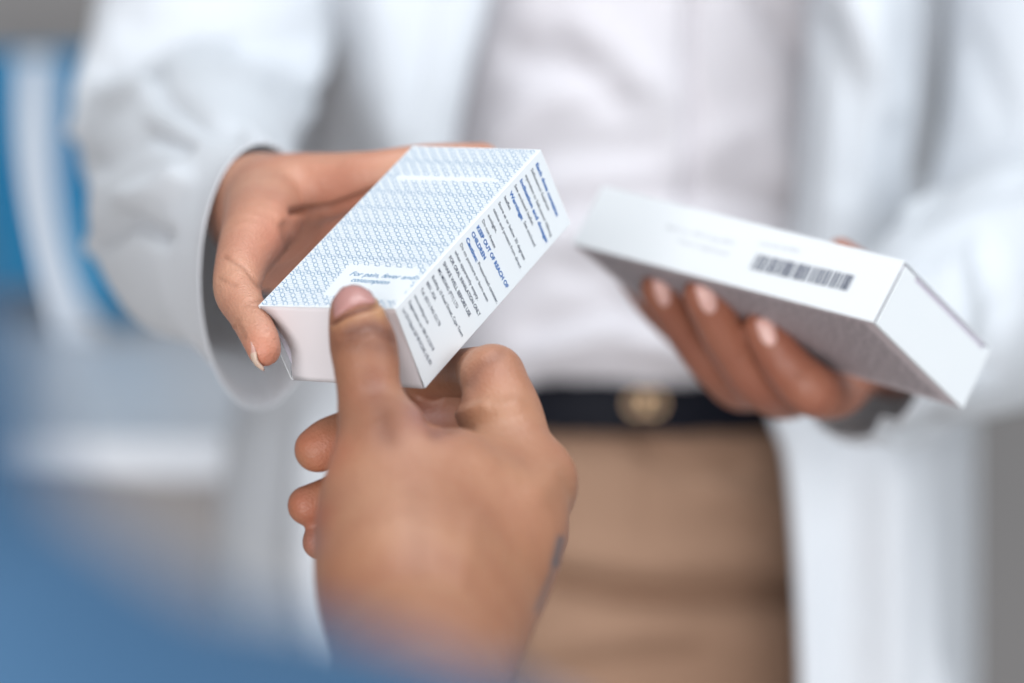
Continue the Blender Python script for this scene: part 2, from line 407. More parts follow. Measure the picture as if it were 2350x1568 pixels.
f.chain([(1970, 760, .965, 105), (2060, 800, .99, 112), (2180, 750, 1.06, 110), (2380, 640, 1.20, 110)], .01)
V, Q = f.build(.001); V = relax(V, Q, 3)
SK_SHADED = (0.34, 0.13, 0.08)  # darker base for this hand, its shade put into the skin colour
Vl, Cl = paint(V, Q, SK_SHADED, [([(1590, 770)], 6, -.5, DK, .4, .9), ([(1700, 820)], 6, -.5, DK, .4, .9), ([(1830, 860)], 6, -.5, DK, .4, .9)]); Ql = Q
# arms and trunk under the clothes
f = Field()
f.chain([(1420, 1900, 1.42, 420), (1420, 1200, 1.40, 430), (1420, 800, 1.38, 380), (1420, 300, 1.38, 420), (1420, -300, 1.38, 480), (1420, -520, 1.38, 380)], .02, 3)
f.chain([(1420, -430, 1.38, 300), (900, -520, 1.35, 220), (560, -420, 1.29, 180), (500, -100, 1.26, 120), (460, 270, 1.20, 95), (470, 360, 1.12, 85), (505, 425, 1.0, 72)], .03, 3)
f.chain([(1420, -430, 1.38, 300), (1900, -520, 1.36, 220), (2300, -400, 1.31, 130), (2420, 100, 1.28, 120), (2400, 620, 1.22, 110), (2200, 740, 1.08, 105)], .03, 3)
V, Q = f.build(.006)
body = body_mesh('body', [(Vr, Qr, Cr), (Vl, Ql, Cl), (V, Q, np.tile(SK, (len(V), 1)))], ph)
nail_patch('fingernail', Vl, Ql, np.array([(1494, 640), (1512, 634), (1532, 650), (1540, 688), (1526, 706), (1508, 690)]), M_NAILP, body, .0006, .0008)
nail_patch('fingernail', Vl, Ql, np.array([(1592, 656), (1614, 648), (1638, 664), (1646, 706), (1630, 722), (1608, 706)]), M_NAILP, body, .0006, .0008)
nail_patch('fingernail', Vl, Ql, np.array([(1732, 736), (1752, 728), (1774, 742), (1784, 780), (1768, 796), (1746, 782)]), M_NAILP, body, .0006, .0008)
# the thumb's long nail, seen from its edge
A = spline([cp(563, 785, .703), cp(572, 812, .7015), cp(586, 836, .700), cp(607, 850, .699)], 5)
B = spline([cp(578, 784, .6965), cp(586, 808, .695), cp(590, 828, .695), cp(606, 846, .6965)], 5)
Cc = spline([cp(563, 778, .715), cp(574, 812, .714), cp(588, 838, .712), cp(607, 851, .708)], 5)
Vn = np.vstack([B, (A+B)/2+cp(572, 806, .69)*0+np.array([-.0004, .0002, -.0006]), A, Cc]); m_ = len(A)
o = mesh('fingernail', Vn, grid_faces(4, m_), None, body, mats=[M_NAIL, M_NAILTIP], fm=[1 if i//(m_-1) == 0 and (i % (m_-1)) > m_*.25 else 0 for i in range(3*(m_-1))])
o['label'] = 'thumbnail with a pale free edge'; solidify(o, .0006)

# blouse, trousers, belt
V, F = tube([(1420, -560, 1.38, (560, 0, 0), (0, 0, -.13)), (1420, -100, 1.38, (640, 0, 0), (0, 0, -.14)), (1425, 300, 1.38, (600, 0, 0), (0, 0, -.145)),
             (1430, 620, 1.38, (590, 0, 0), (0, 0, -.155)), (1430, 820, 1.38, (600, 0, 0), (0, 0, -.158)), (1430, 905, 1.38, (590, 0, 0), (0, 0, -.142)), (1430, 960, 1.38, (580, 0, 0), (0, 0, -.135))], 220, 14)
V = displace(V, F, .004, 22, 3)
V = folds(V, F, [([(1592, -50), (1588, 120), (1600, 250), (1590, 460)], 17, -15), ([(1560, 0), (1558, 430)], 14, 1.9), ([(1625, 0), (1620, 430)], 16, 1.7),
                 ([(1130, 330), (1230, 240), (1400, 190), (1470, 200)], 40, 6.0), ([(1180, 120), (1300, 130), (1420, 220)], 34, -8.4), ([(1330, 60), (1450, 130), (1540, 240)], 30, 3.6),
                 ([(1060, 430), (1250, 350), (1500, 340)], 32, -6.0), ([(1000, 300), (1100, 420)], 30, 4.8), ([(1800, 60), (1900, 250)], 40, -4.8), ([(1740, 0), (1880, 170), (1960, 330)], 26, -6.0),
                 ([(1640, 330), (1750, 300), (1830, 420)], 40, 4.8), ([(1120, 500), (1350, 470), (1600, 430), (1830, 480)], 34, -7.2), ([(1200, 560), (1500, 520)], 38, 6.0),
                 ([(1230, 760), (1400, 700), (1560, 720)], 34, -6.0), ([(1240, 800), (1420, 760), (1620, 830)], 26, 4.8), ([(1250, 880), (1500, 850), (1700, 890)], 20, -4.8), ([(1300, 620), (1400, 650), (1480, 760)], 26, -4.8)])
mesh('blouse', V, F, M_BLOUSE, ph)
V, F = tube([(1410, 925, 1.38, (470, 0, 0), (0, 0, -.139)), (1410, 985, 1.38, (475, 0, 0), (0, 0, -.143)), (1400, 1200, 1.39, (490, 0, 0), (0, 0, -.16)), (1400, 1500, 1.40, (505, 0, 0), (0, 0, -.165)), (1400, 2000, 1.41, (550, 0, 0), (0, 0, -.16))], 200, 16)
V = displace(V, F, .0035, 20, 8)
V = folds(V, F, [([(1240, 1330), (1400, 1365), (1600, 1375), (1860, 1350)], 26, -14), ([(1260, 1260), (1500, 1300), (1780, 1270)], 40, 5), ([(1470, 1010), (1560, 1080), (1700, 1060)], 24, -5),
                 ([(1240, 1480), (1500, 1440), (1800, 1480)], 40, 4), ([(1484, 1000), (1490, 1250)], 10, -2.5), ([(1640, 1130), (1800, 1180)], 30, 4), ([(1300, 1540), (1600, 1500)], 26, -4)])
mesh('trousers', V, F, M_TROUSER, ph)
V, F = tube([(1410, y, 1.38, (512, dy, 0), (0, 6, -.149)) for y, dy in ((862, 0), (866, 0), (915, 0), (962, 0), (966, 0))], 160, 3)
bl = mesh('belt', V, F, M_BELT, ph); solidify(bl, .002)
def torus(c, R, r, squash=1.0, n=48, m=12):
    V = []
    for i in range(n):
        a = 2*math.pi*i/n
        for j in range(m):
            b = 2*math.pi*j/m; rr = R+r*math.cos(b); V.append(c+np.array([rr*math.cos(a)*squash, rr*math.sin(a), r*math.sin(b)]))
    F = [(i*m+j, ((i+1) % n)*m+j, ((i+1) % n)*m+(j+1) % m, i*m+(j+1) % m) for i in range(n) for j in range(m)]
    return np.array(V), F
Vs, Fs, oo = [], [], 0
for x in (1463, 1500):
    V, F = torus(cp(x, 926, 1.222), .0046, .0010); Vs.append(V); Fs += [tuple(i+oo for i in q) for q in F]; oo += len(V)
bk = mesh('buckle', np.vstack(Vs), Fs, M_GOLD, bl); bk['label'] = 'gold buckle of two overlapping rings'

# coat: two open fronts, back, sleeves
V, F = sheet([[(560, -480, 1.50), (700, -500, 1.36), (900, -500, 1.25), (1080, -480, 1.215), (1165, -460, 1.215), (1150, -460, 1.235)],
              [(500, -100, 1.50), (640, -100, 1.34), (800, -100, 1.21), (1000, -60, 1.19), (1125, -50, 1.20), (1105, -50, 1.225)],
              [(500, 160, 1.50), (660, 160, 1.34), (800, 170, 1.21), (950, 180, 1.18), (1065, 180, 1.19), (1040, 180, 1.22)],
              [(500, 400, 1.50), (660, 400, 1.34), (790, 400, 1.22), (920, 410, 1.18), (1020, 420, 1.19), (1000, 420, 1.22)],
              [(540, 750, 1.50), (620, 750, 1.33), (740, 750, 1.22), (900, 760, 1.18), (1010, 780, 1.185), (990, 780, 1.22)],
              [(540, 1050, 1.50), (570, 1050, 1.30), (700, 1050, 1.20), (880, 1060, 1.17), (1030, 1080, 1.18), (1010, 1080, 1.22)],
              [(500, 1500, 1.50), (530, 1500, 1.30), (680, 1500, 1.18), (860, 1500, 1.16), (1040, 1500, 1.17), (1020, 1500, 1.21)],
              [(480, 2100, 1.50), (500, 2100, 1.30), (640, 2100, 1.17), (860, 2100, 1.15), (1050, 2100, 1.16), (1030, 2100, 1.20)]], 12, 12)
V = displace(V, F, .004, 18, 21)
V = folds(V, F, [([(782, -60), (788, 120), (776, 200), (782, 360)], 18, -14), ([(870, 0), (900, 300)], 50, 5), ([(1000, -50), (960, 200), (930, 340)], 16, -3),
                 ([(640, 980), (600, 1250), (640, 1560)], 40, -7), ([(540, 1000), (520, 1500)], 40, 6), ([(700, 1000), (700, 1500)], 40, 5)])
n1 = len(V); V1, F1 = V, list(F)
V, F = sheet([[(1880, -480, 1.235), (1862, -480, 1.215), (1960, -490, 1.21), (2100, -500, 1.25), (2230, -490, 1.36), (2300, -480, 1.5)],
              [(1880, -50, 1.225), (1862, -50, 1.20), (1960, -50, 1.17), (2080, -60, 1.19), (2220, -80, 1.33), (2300, -80, 1.5)],
              [(1862, 250, 1.225), (1845, 250, 1.195), (1940, 250, 1.165), (2060, 250, 1.19), (2210, 240, 1.33), (2290, 240, 1.5)],
              [(1840, 560, 1.22), (1822, 560, 1.19), (1920, 560, 1.165), (2060, 560, 1.20), (2210, 560, 1.33), (2290, 560, 1.5)],
              [(1800, 900, 1.175), (1775, 900, 1.145), (1900, 900, 1.15), (2080, 900, 1.18), (2180, 900, 1.28), (2250, 900, 1.5)],
              [(1838, 1090, 1.165), (1815, 1080, 1.140), (1930, 1080, 1.145), (2080, 1070, 1.15), (2195, 1070, 1.22), (2215, 1070, 1.5)],
              [(1860, 1500, 1.165), (1838, 1500, 1.135), (1930, 1500, 1.14), (2080, 1500, 1.14), (2205, 1500, 1.19), (2215, 1500, 1.5)],
              [(1880, 2100, 1.155), (1850, 2100, 1.125), (1940, 2100, 1.13), (2080, 2100, 1.13), (2215, 2100, 1.18), (2220, 2100, 1.5)]], 12, 12)
V = displace(V, F, .004, 18, 33)
V = folds(V, F, [([(2150, -50), (2140, 250), (2120, 400)], 22, -14), ([(1900, 60), (1960, 200), (1940, 420)], 36, -5), ([(1960, 0), (2040, 240)], 40, 5),
                 ([(2050, 1100), (2060, 1560)], 50, 5), ([(2170, 1000), (2180, 1500)], 26, -4)])
V2, F2 = V, [tuple(i+n1 for i in q) for q in F]
n2 = n1+len(V)
V, F = sheet([[(x, y, z) for x, z in ((560, 1.50), (800, 1.58), (1420, 1.60), (2000, 1.58), (2240, 1.50))] for y in (-480, 300, 1000, 2100)], 6, 6)
coat = mesh('coat', np.vstack([V1, V2, V]), F1+F2+[tuple(i+n2 for i in q) for q in F], M_COAT, ph); solidify(coat, .0016)
# right sleeve (picture left)
V, F = tube([(490, -520, 1.31, (250, 0, 0), (0, 60, -.07)), (500, -200, 1.26, (272, 0, 0), (0, 60, -.07)), (500, 60, 1.22, (268, 0, 0.01), (0, 110, -.06)), (440, 240, 1.16, (262, 0, 0.0), (0, 190, -.05)),
             (430, 370, 1.06, (250, -40, -.03), (40, 240, -.02)), (450, 480, .96, (232, -60, .0), (20, 285, .0)), (508, 530, .89, (150, -50, .02), (10, 255, .004)), (580, 610, .848, (108, -30, .03), (4, 282, .006)),
             (602, 638, .832, (112, -24, .032), (0, 300, .008))], 160, 9)
V = V+vnormals(V, F)*(waves(V, 26, 5)*.006*np.clip((V[:, 2]-.82)/.12, .12, 1))[:, None]
V = folds(V, F, [([(230, 560), (300, 500), (370, 540)], 22, -6), ([(230, 380), (330, 300), (420, 330)], 24, -5), ([(300, 460), (370, 440), (410, 410)], 26, 5), ([(380, 220), (470, 290), (540, 300)], 26, -4),
                 ([(180, 300), (230, 230), (330, 200)], 26, 6), ([(300, 60), (500, 120), (700, 90)], 34, -4), ([(240, 160), (360, 170)], 20, -5),
                 ([(640, 200), (700, 240)], 24, -4)])
sl = mesh('sleeve', V, F, M_COAT, coat); solidify(sl, .0007, -1)
# left sleeve (picture right)
V, F = tube([(2330, -560, 1.33, (240, 0, 0), (0, 60, -.07)), (2400, -150, 1.28, (240, 0, 0), (0, 60, -.07)), (2440, 250, 1.24, (260, 0, 0), (0, 110, -.065)), (2400, 520, 1.19, (280, -40, 0), (0, 240, -.05)),
             (2310, 660, 1.10, (190, -80, -.018), (90, 245, .004)), (2150, 750, 1.02, (170, -60, -.018), (70, 215, .005)), (2010, 855, .955, (135, -60, -.018), (50, 155, .005)), (1972, 872, .93, (116, -40, -.014), (30, 122, .004))], 140, 9)
V = displace(V, F, .006, 24, 12)
V = folds(V, F, [([(2250, 560), (2290, 700), (2260, 850)], 26, -7), ([(2100, 500), (2250, 430), (2350, 420)], 26, -6), ([(2180, 620), (2200, 760)], 30, 5), ([(2000, 960), (2080, 1010), (2160, 960)], 20, -5), ([(2230, 100), (2300, 250)], 30, -4)])
sl = mesh('sleeve', V, F, M_COAT, coat); solidify(sl, .0007, -1)

# ------------------------------------------------------------------ the person reaching in from the front
cu = thing('person', wp(300, 2300, .32), 'person in blue shirt reaching in from the front, brown hand gripping the patterned box', 'person')
f = Field()
f.chain([(812, 712, .6745, 55), (818, 735, .673, 64), (832, 785, .670, 77), (840, 830, .669, 77), (846, 890, .667, 74), (858, 950, .664, 84), (872, 1010, .658, 98), (880, 1090, .650, 122), (878, 1200, .640, 148), (895, 1340, .622, 152), (930, 1480, .60, 168), (930, 1680, .55, 180), (980, 1960, .475, 220), (1100, 2140, .41, 300), (1000, 2220, .35, 400)], .010)
f.chain([(1130, 866, .695, 74), (1142, 905, .692, 82), (1152, 960, .688, 96), (1172, 1030, .681, 97), (1200, 1110, .672, 104), (1175, 1240, .655, 118), (1105, 1380, .632, 116), (1035, 1500, .60, 128), (985, 1680, .55, 140), (980, 1950, .48, 170)], .012)
f.chain([(1205, 1170, .69, 102), (1190, 1250, .68, 100), (1120, 1380, .65, 110), (1040, 1500, .615, 130), (980, 1660, .58, 150)], .010)
f.chain([(1165, 1230, .70, 80), (1080, 1380, .665, 100), (1000, 1500, .63, 130)], .010)
f.blob(1262, 1108, .678, 62, 78, .010, .006)
f.blob(1225, 1232, .690, 74, 70, .012, .004)
f.blob(1010, 1190, .650, 170, 190, .014, .02)
f.blob(1010, 1080, .664, 120, 80, .009, .012)
f.blob(960, 1330, .625, 160, 160, .020, .02)
f.chain([(1130, 866, .698, 73), (1088, 856, .715, 60), (1035, 858, .735, 55), (965, 856, .752, 52), (880, 810, .765, 46)], .0025)
f.chain([(1200, 1180, .70, 92), (1185, 1080, .735, 70), (1130, 975, .757, 68), (1015, 962, .756, 66), (960, 966, .752, 62), (880, 978, .745, 60), (770, 1012, .735, 60), (728, 1032, .733, 53)], .003)
f.chain([(1160, 950, .745, 50), (1060, 905, .765, 42), (950, 900, .77, 40)], .004)
f.chain([(1200, 1250, .71, 84), (1180, 1180, .745, 62), (1100, 1120, .765, 56), (930, 1110, .757, 54), (790, 1138, .738, 53), (705, 1160, .733, 46)], .003)
f.chain([(1180, 1320, .71, 74), (1170, 1270, .745, 55), (1080, 1220, .765, 50), (900, 1215, .755, 46), (785, 1232, .737, 43), (734, 1244, .733, 41)], .003)
f.blob(1004, 990, .655, 20, 26, .006, .008, sub=True)
V, Q = f.build(.00085); V = relax(V, Q, 4)
SC = (0.375, 0.172, 0.098); SD = (0.13, 0.045, 0.028); GOLD_ = (0.55, 0.32, 0.15); INK = (0.07, 0.095, 0.12)
st = [([(835, 760), (842, 880), (855, 960)], 80, 0, (.30, .13, .075), .6, .685), ([(1180, 1290), (1120, 1380)], 100, 0, (.31, .13, .065), .45, .72), ([(850, 1120), (900, 1160)], 85, 0, (.46, .24, .15), .5, .72), ([(1120, 880), (1150, 960)], 70, 0, (.46, .24, .15), .45, .72),  # lighter patches paint highlights on thumb base and index knuckle into the skin
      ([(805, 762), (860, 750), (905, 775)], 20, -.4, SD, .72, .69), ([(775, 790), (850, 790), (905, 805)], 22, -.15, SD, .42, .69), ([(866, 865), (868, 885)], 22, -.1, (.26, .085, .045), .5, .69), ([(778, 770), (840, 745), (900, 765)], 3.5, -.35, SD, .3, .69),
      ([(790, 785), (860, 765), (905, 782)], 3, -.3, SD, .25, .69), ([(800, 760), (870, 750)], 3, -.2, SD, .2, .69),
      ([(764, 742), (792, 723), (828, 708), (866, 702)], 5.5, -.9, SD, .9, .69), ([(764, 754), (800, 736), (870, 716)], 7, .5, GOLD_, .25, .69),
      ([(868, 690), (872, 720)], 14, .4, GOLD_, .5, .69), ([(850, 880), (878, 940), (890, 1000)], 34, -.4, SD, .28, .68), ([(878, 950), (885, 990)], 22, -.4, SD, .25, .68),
      ([(1003, 985)], 22, -1.6, SD, .7, .70), ([(1075, 880), (1100, 840), (1150, 810)], 14, -.4, SD, .3, .72), ([(1050, 950), (1110, 930)], 14, .9, None, 0, .72),  # web dimple: shade of the hollow painted along with its dent
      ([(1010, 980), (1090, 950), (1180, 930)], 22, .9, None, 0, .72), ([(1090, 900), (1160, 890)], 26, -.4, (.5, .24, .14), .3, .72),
      ([(700, 1010), (760, 1030), (740, 1060)], 45, 0, (.46, .16, .09), .8, 9),
      ([(690, 1150), (720, 1180)], 40, 0, (.42, .14, .08), .8, 9), ([(720, 1245)], 35, 0, (.36, .16, .12), .8, 9),
      ([(1010, 960), (960, 950)], 40, 0, (.30, .13, .10), .8, 9), ([(1286, 1238), (1274, 1292)], 10, 0, INK, .75, .72), ([(1274, 1292), (1252, 1350), (1232, 1400)], 7, 0, INK, .5, .72),
      ([(1238, 1130), (1262, 1090)], 34, 1.2, None, 0, .72), 
      ([(950, 1130), (960, 1300)], 30, -.4, SD, .12, .7), ([(1090, 1190), (1060, 1330)], 26, .6, None, 0, .7)]
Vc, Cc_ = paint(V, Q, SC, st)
f = Field()
f.chain([(1060, 2180, .37, 350), (560, 2300, .285, 660), (100, 2300, .255, 760), (-500, 2150, .245, 800), (-880, 1500, .245, 780), (-980, 1050, .245, 740), (-1400, 350, .25, 780), (-1500, -200, .26, 900)], .01, 4)
V, Q2 = f.build(.005)
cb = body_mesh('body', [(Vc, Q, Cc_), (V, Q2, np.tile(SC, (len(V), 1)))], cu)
nail_patch('thumbnail', Vc, Q, np.array([(767, 735), (763, 705), (770, 680), (786, 661), (806, 652), (830, 654), (850, 668), (864, 696), (830, 700), (795, 714)]), M_NAILT, cb, .0005, .0005, 10)
V, F = auto_tube([(1350, 2210, .385, .035), (1060, 2260, .33, .041), (600, 2280, .285, .045), (150, 2330, .255, .047), (-420, 2130, .245, .050), (-830, 1800, .245, .047), (-890, 1350, .245, .046), (-960, 1000, .245, .046), (-1130, 550, .25, .048), (-1500, 200, .25, .052), (-1600, -300, .26, .06)])
V = displace(V, F, .003, 30, 51)
ss = mesh('shirt', V, F, M_SHIRT, cu); solidify(ss, .0012)

# ------------------------------------------------------------------ printed cartons
def homog(src, dst):
    A = []; b = []
    for (x, y), (u, v) in zip(src, dst):
        A.append([x, y, 1, 0, 0, 0, -u*x, -u*y]); b.append(u); A.append([0, 0, 0, x, y, 1, -v*x, -v*y]); b.append(v)
    h = np.append(np.linalg.solve(np.array(A), np.array(b)), 1).reshape(3, 3)
    def f(x, y):
        w = h@np.array([x, y, 1.0]); return w[:2]/w[2]
    return f
class Face:
    """one panel of a carton: corner o, corners along u and v, far corner; metric size su x sv"""
    def __init__(s, o, u, v, uv, out, px=None):
        s.c = [np.array(q) for q in (o, u, v, uv)]; s.su = np.linalg.norm(s.c[1]-s.c[0]); s.sv = np.linalg.norm(s.c[2]-s.c[0])
        n = np.cross(s.c[1]-s.c[0], s.c[2]-s.c[0]); n /= np.linalg.norm(n); s.n = n if n@out > 0 else -n
        P = to_px(np.array(s.c)); s.h = homog([P[0], P[1], P[2], P[3]], [(0, 0), (s.su, 0), (0, s.sv), (s.su, s.sv)])
    def at(s, a, b, lift=.00006):
        a, b = a/s.su, b/s.sv
        return s.c[0]*(1-a)*(1-b)+s.c[1]*a*(1-b)+s.c[2]*(1-a)*b+s.c[3]*a*b+s.n*lift
    def uv(s, px, py): return s.h(px, py)
_tc = {}
def text_mesh(body, bold=0.0, shear=0.0):
    c = bpy.data.curves.new('t', 'FONT'); c.body = body; c.size = 1; c.offset = bold; c.shear = shear; c.resolution_u = 4
    o = bpy.data.objects.new('t', c); COL.objects.link(o); dg = bpy.context.evaluated_depsgraph_get()
    me = bpy.data.meshes.new_from_object(o.evaluated_get(dg)); V = np.array([v.co[:2] for v in me.vertices]); F = [tuple(p.vertices) for p in me.polygons]
    bpy.data.objects.remove(o); bpy.data.curves.remove(c); bpy.data.meshes.remove(me)
    return V, F
class Print:
    def __init__(s): s.V = []; s.F = []; s.m = []; s.n = 0
    def add(s, V, F, m=0):
        s.V.append(np.array(V)); s.F += [tuple(i+s.n for i in q) for q in F]; s.m += [m]*len(F); s.n += len(V)
    def text(s, face, body, p0, p1, hgt, m=0, bold=0.0, shear=0.0):
        """body set from p0 to p1 (metric, mid-height ends), cap height hgt"""
        V, F = text_mesh(body, bold, shear); x0, x1 = V[:, 0].min(), V[:, 0].max()
        p0, p1 = np.array(p0), np.array(p1); d = p1-p0; L = np.linalg.norm(d); d /= L; up = np.array([-d[1], d[0]])*s.hand
        T = (V[:, 0:1]-x0)/(x1-x0)*L*d+(V[:, 1:2]/0.7-0.38)*hgt*up+p0
        s.add([face.at(a, b) for a, b in T], F, m)
    def strip(s, face, pts, w, m=0, closed=False, lift=.00006):
        P = np.array(pts); n = len(P)
        T = np.roll(P, -1, 0)-np.roll(P, 1, 0)
        if not closed: T[0] = P[1]-P[0]; T[-1] = P[-1]-P[-2]
        T /= np.linalg.norm(T, axis=1, keepdims=True)+1e-12; Nn = np.stack([-T[:, 1], T[:, 0]], 1)*w/2
        V = [face.at(*q, lift) for q in P+Nn]+[face.at(*q, lift) for q in P-Nn]
        s.add(V, [(i, (i+1) % n, n+(i+1) % n, n+i) for i in range(n if closed else n-1)], m)
    hand = 1
def quad_panel(V4, t, out, material, name, parent, curve=None):
    o = mesh(name, np.array(V4), [(0, 1, 2, 3)], material, parent, smooth=False); return o
def planar_z(p, a, b, c):
    """distance at which image point p lies on the plane through a, b, c"""
    n = np.cross(b-a, c-a); d = cp(p[0], p[1], 1.0); return (n@a)/(n@d)
def carton(corners, parent, material, end_mat=None):
    """walls of a folded carton from 8 corners keyed (x,y,z); z=0 end is open for its flaps"""
    c = {k: cp(*v) for k, v in corners.items()}; C_ = corners
    for k, (i, j, l) in FLAT[material is not None and corners is C1]:
        c[k] = cp(C_[k][0], C_[k][1], planar_z(C_[k], c[i], c[j], c[l]))
    ks = [(0,0),(1,0),(1,1),(0,1)]
    ctr = sum(c.values())/8; V = []; 
    for z in (0, 1):
        for a, b in ks: V.append(c[(a, b, z)])
    F = [(i, (i+1) % 4, 4+(i+1) % 4, 4+i) for i in range(4)]+[(4, 5, 6, 7)]
    o = mesh('carton_wall', np.array(V), F, material, parent, smooth=False); fix_normals(o); 
    m = solidify(o, .0005, -1); bevel(o, .0005, 3); return o, c

# --- box between the two hands
FLAT = {True: [((0,1,0), ((0,0,0), (1,0,0), (1,1,0))), ((0,0,1), ((0,0,0), (1,0,0), (1,0,1))), ((1,1,1), ((1,0,0), (1,1,0), (1,0,1))), ((0,1,1), ((0,1,0), (1,1,0), (1,1,1)))],
        False: [((1,1,0), ((0,0,0), (1,0,0), (0,1,0))), ((1,0,1), ((0,0,0), (1,0,0), (0,0,1))), ((0,1,1), ((0,0,0), (0,1,0), (0,0,1))), ((1,1,1), ((1,1,0), (0,1,0), (0,1,1)))]}
C1 = {(0,0,0): (592, 702, .7053), (1,0,0): (906, 709, .6765), (0,1,0): (668, 872, .7188), (1,1,0): (976, 892, .690),
      (0,0,1): (947, 335, .7617), (1,0,1): (1241, 343, .7329), (0,1,1): (1011, 505, .7752), (1,1,1): (1310, 513, .7464)}
b1 = thing('medicine_box', wp(976, 892, .69), 'white medicine box with blue circle pattern and printed warnings, held by two hands', 'medicine box', 'medicine boxes')
cw, c = carton(C1, b1, M_CARD)
ctr = sum(c.values())/8
# end flap: slightly inset, its left edge bowed in, with the dust flap behind it
def endq(a, b, ins): # a across, b down, ins depth into box
    p = c[(0,0,0)]*(1-a)*(1-b)+c[(1,0,0)]*a*(1-b)+c[(0,1,0)]*(1-a)*b+c[(1,1,0)]*a*b
    d = (c[(0,0,1)]-c[(0,0,0)]); d /= np.linalg.norm(d); return p+d*ins
rows = 14; V = []
for i in range(rows+1):
    b = i/rows; left = .004+.13*math.sin(math.pi*min(1, b*1.0))**1.2*(0.4+0.6*b)*(1-b**4)+.02*b; right = .998-.012*b
    for j in range(9):
        t = j/8; V.append(endq(left+(right-left)*t, .004+b*.994, .0006-.0006*math.sin(math.pi*t)*math.sin(math.pi*b)-(.0005*b)))
ef = mesh('end_flap', np.array(V), grid_faces(rows+1, 9), M_CARDEND, b1); solidify(ef, .0005)
df = mesh('dust_flap', np.array([endq(.012, .01, .0025), endq(.99, .01, .0025), endq(.99, .985, .0025), endq(.012, .985, .0025)]), [(0, 1, 2, 3)], M_CARDIN, b1, smooth=False); solidify(df, .0004)
top = Face(c[(0,0,0)], c[(1,0,0)], c[(0,0,1)], c[(1,0,1)], c[(0,0,0)]-c[(0,1,0)])
side = Face(c[(1,0,0)], c[(1,1,0)], c[(1,0,1)], c[(1,1,1)], c[(1,0,0)]-c[(0,0,0)])
P = Print(); P.hand = 1
def z2(x, y): return side.uv((960+x/2.529)*.91797, (380+y/2.529)*.91797)
LN = [("Each dose contains:", 962, 75, 1094, 405, 1, 1), ("Salbutamol Sulphate", 930, 110, 1038, 366, 0, 0), ("equivalent to Salbutamol 100mcg", 893, 148, 1054, 534, 0, 0),
      ("Indication and dosage:", 860, 180, 1027, 574, 1, 1), ("See enclosed leaflet.", 823, 213, 937, 464, 0, 0), ("Warnings:", 792, 256, 869, 430, 1, 1), ("See enclosed", 880, 444, 948, 598, 0, 0),
      ("leaflet", 757, 288, 792, 368, 0, 0), ("Store at or below 30 degrees", 720, 326, 882, 684, 0, 0), ("celsius and protect from direct", 687, 366, 857, 738, 0, 0), ("sunlight.", 653, 404, 704, 512, 0, 0),
      ("Do not freeze", 617, 438, 694, 608, 0, 0), ("KEEP OUT OF REACH OF", 583, 478, 773, 865, 1, 1), ("CHILDREN", 550, 515, 630, 680, 1, 1), ("Caution:", 516, 553, 580, 695, 1, 1),
      ("Pressurised canister.", 588, 706, 710, 962, 0, 0), ("Do no puncture or burn even", 478, 588, 648, 948, 0, 0), ("when apparently empty.", 443, 632, 588, 938, 0, 0),
      ("FOR ORAL INHALATION ONLY", 408, 668, 598, 1042, 0, .45), ("SHAKE WELL BEFORE USE", 371, 706, 536, 1042, 0, .45), ("MG MEDING (PTY) LTD", 338, 748, 457, 988, 0, 0),
      ("Building 10 Road Street, Cape Town", 301, 792, 490, 1168, 0, 0), ("8001, RSA", 266, 828, 320, 938, 0, 0), ("Tel: (021) 943 52178", 230, 868, 347, 1098, 0, 0),
      ("www.meding.co.za", 190, 908, 275, 1082, 0, 0), ("Registration no: 08/14.2/2018", 156, 948, 308, 1254, 0, 0), ("Lot 2314 Batch 567 89 012345 (10) 001", 118, 993, 293, 1344, 0, .3)]
for t_, x0, y0, x1, y1, m_, bd_ in LN:
    P.text(side, t_, z2(x0, y0), z2(x1, y1), .00150 if m_ else (.00136 if bd_ else .00128), m_, .036*bd_+(.008 if not bd_ else 0))
o = mesh('printed_text', np.vstack(P.V), P.F, None, b1, smooth=False, mats=[M_INKDARK, M_INKBLUE], fm=P.m); o['label'] = 'rows of blue and black warning text'
# label panel wording on the top face
P = Print(); P.hand = 1
def zt(x, y): return top.uv((640+x/4.6125)*.91797, (640+y/4.6125)*.91797)
P.text(top, "For pain, fever and", zt(1105, 215), zt(1835, 265), .0021, 0, .006, .25)
P.text(top, "consumption", zt(1120, 283), zt(1545, 317), .0021, 0, .006, .25)
o = mesh('printed_text', np.vstack(P.V), P.F, None, b1, smooth=False, mats=[M_INKPAT]); o['label'] = 'pale blue slanted wording in the blank label panel'
# guilloche pattern of linked circles and fine lines
def zp(x, y): return top.uv((900+x/6.0294)*.91797, (440+y/6.0294)*.91797)
p0 = zp(1010, 800)
colv = zp(1010+158, 808)-p0; bv = zp(1010+27, 860)-p0; sv1 = zp(1010+35, 855)-p0; sv2 = zp(1010+61, 829)-p0
lab = [top.uv(*q) for q in ((804, 609), (964, 618), (918, 690), (744, 678))]; stp = [top.uv(*q) for q in ((914, 403), (1128, 410), (1150, 419), (911, 414))]
def inside(p, poly):
    r = False; n = len(poly)
    for i in range(n):
        (x1, y1), (x2, y2) = poly[i], poly[(i+1) % n]
        if (y1 > p[1]) != (y2 > p[1]) and p[0] < (x2-x1)*(p[1]-y1)/(y2-y1)+x1: r = not r
    return r
def ok(p, m=0.0): return .0003 < p[0] < top.su-.0011-m and .0005 < p[1] < top.sv-.0006 and not inside(p, lab) and not inside(p, stp)
P = Print(); step = []; acc = np.zeros(2); small = []
cyc = [bv, bv, bv, sv1, sv2]
for i in range(100): step.append(acc.copy()); small.append(i % 5 in (4, 0)); acc = acc+cyc[i % 5]
ex = zp(1010+33, 801)-p0; ey = zp(1010, 800+31)-p0; th = np.linspace(0, 2*np.pi, 18, endpoint=False)
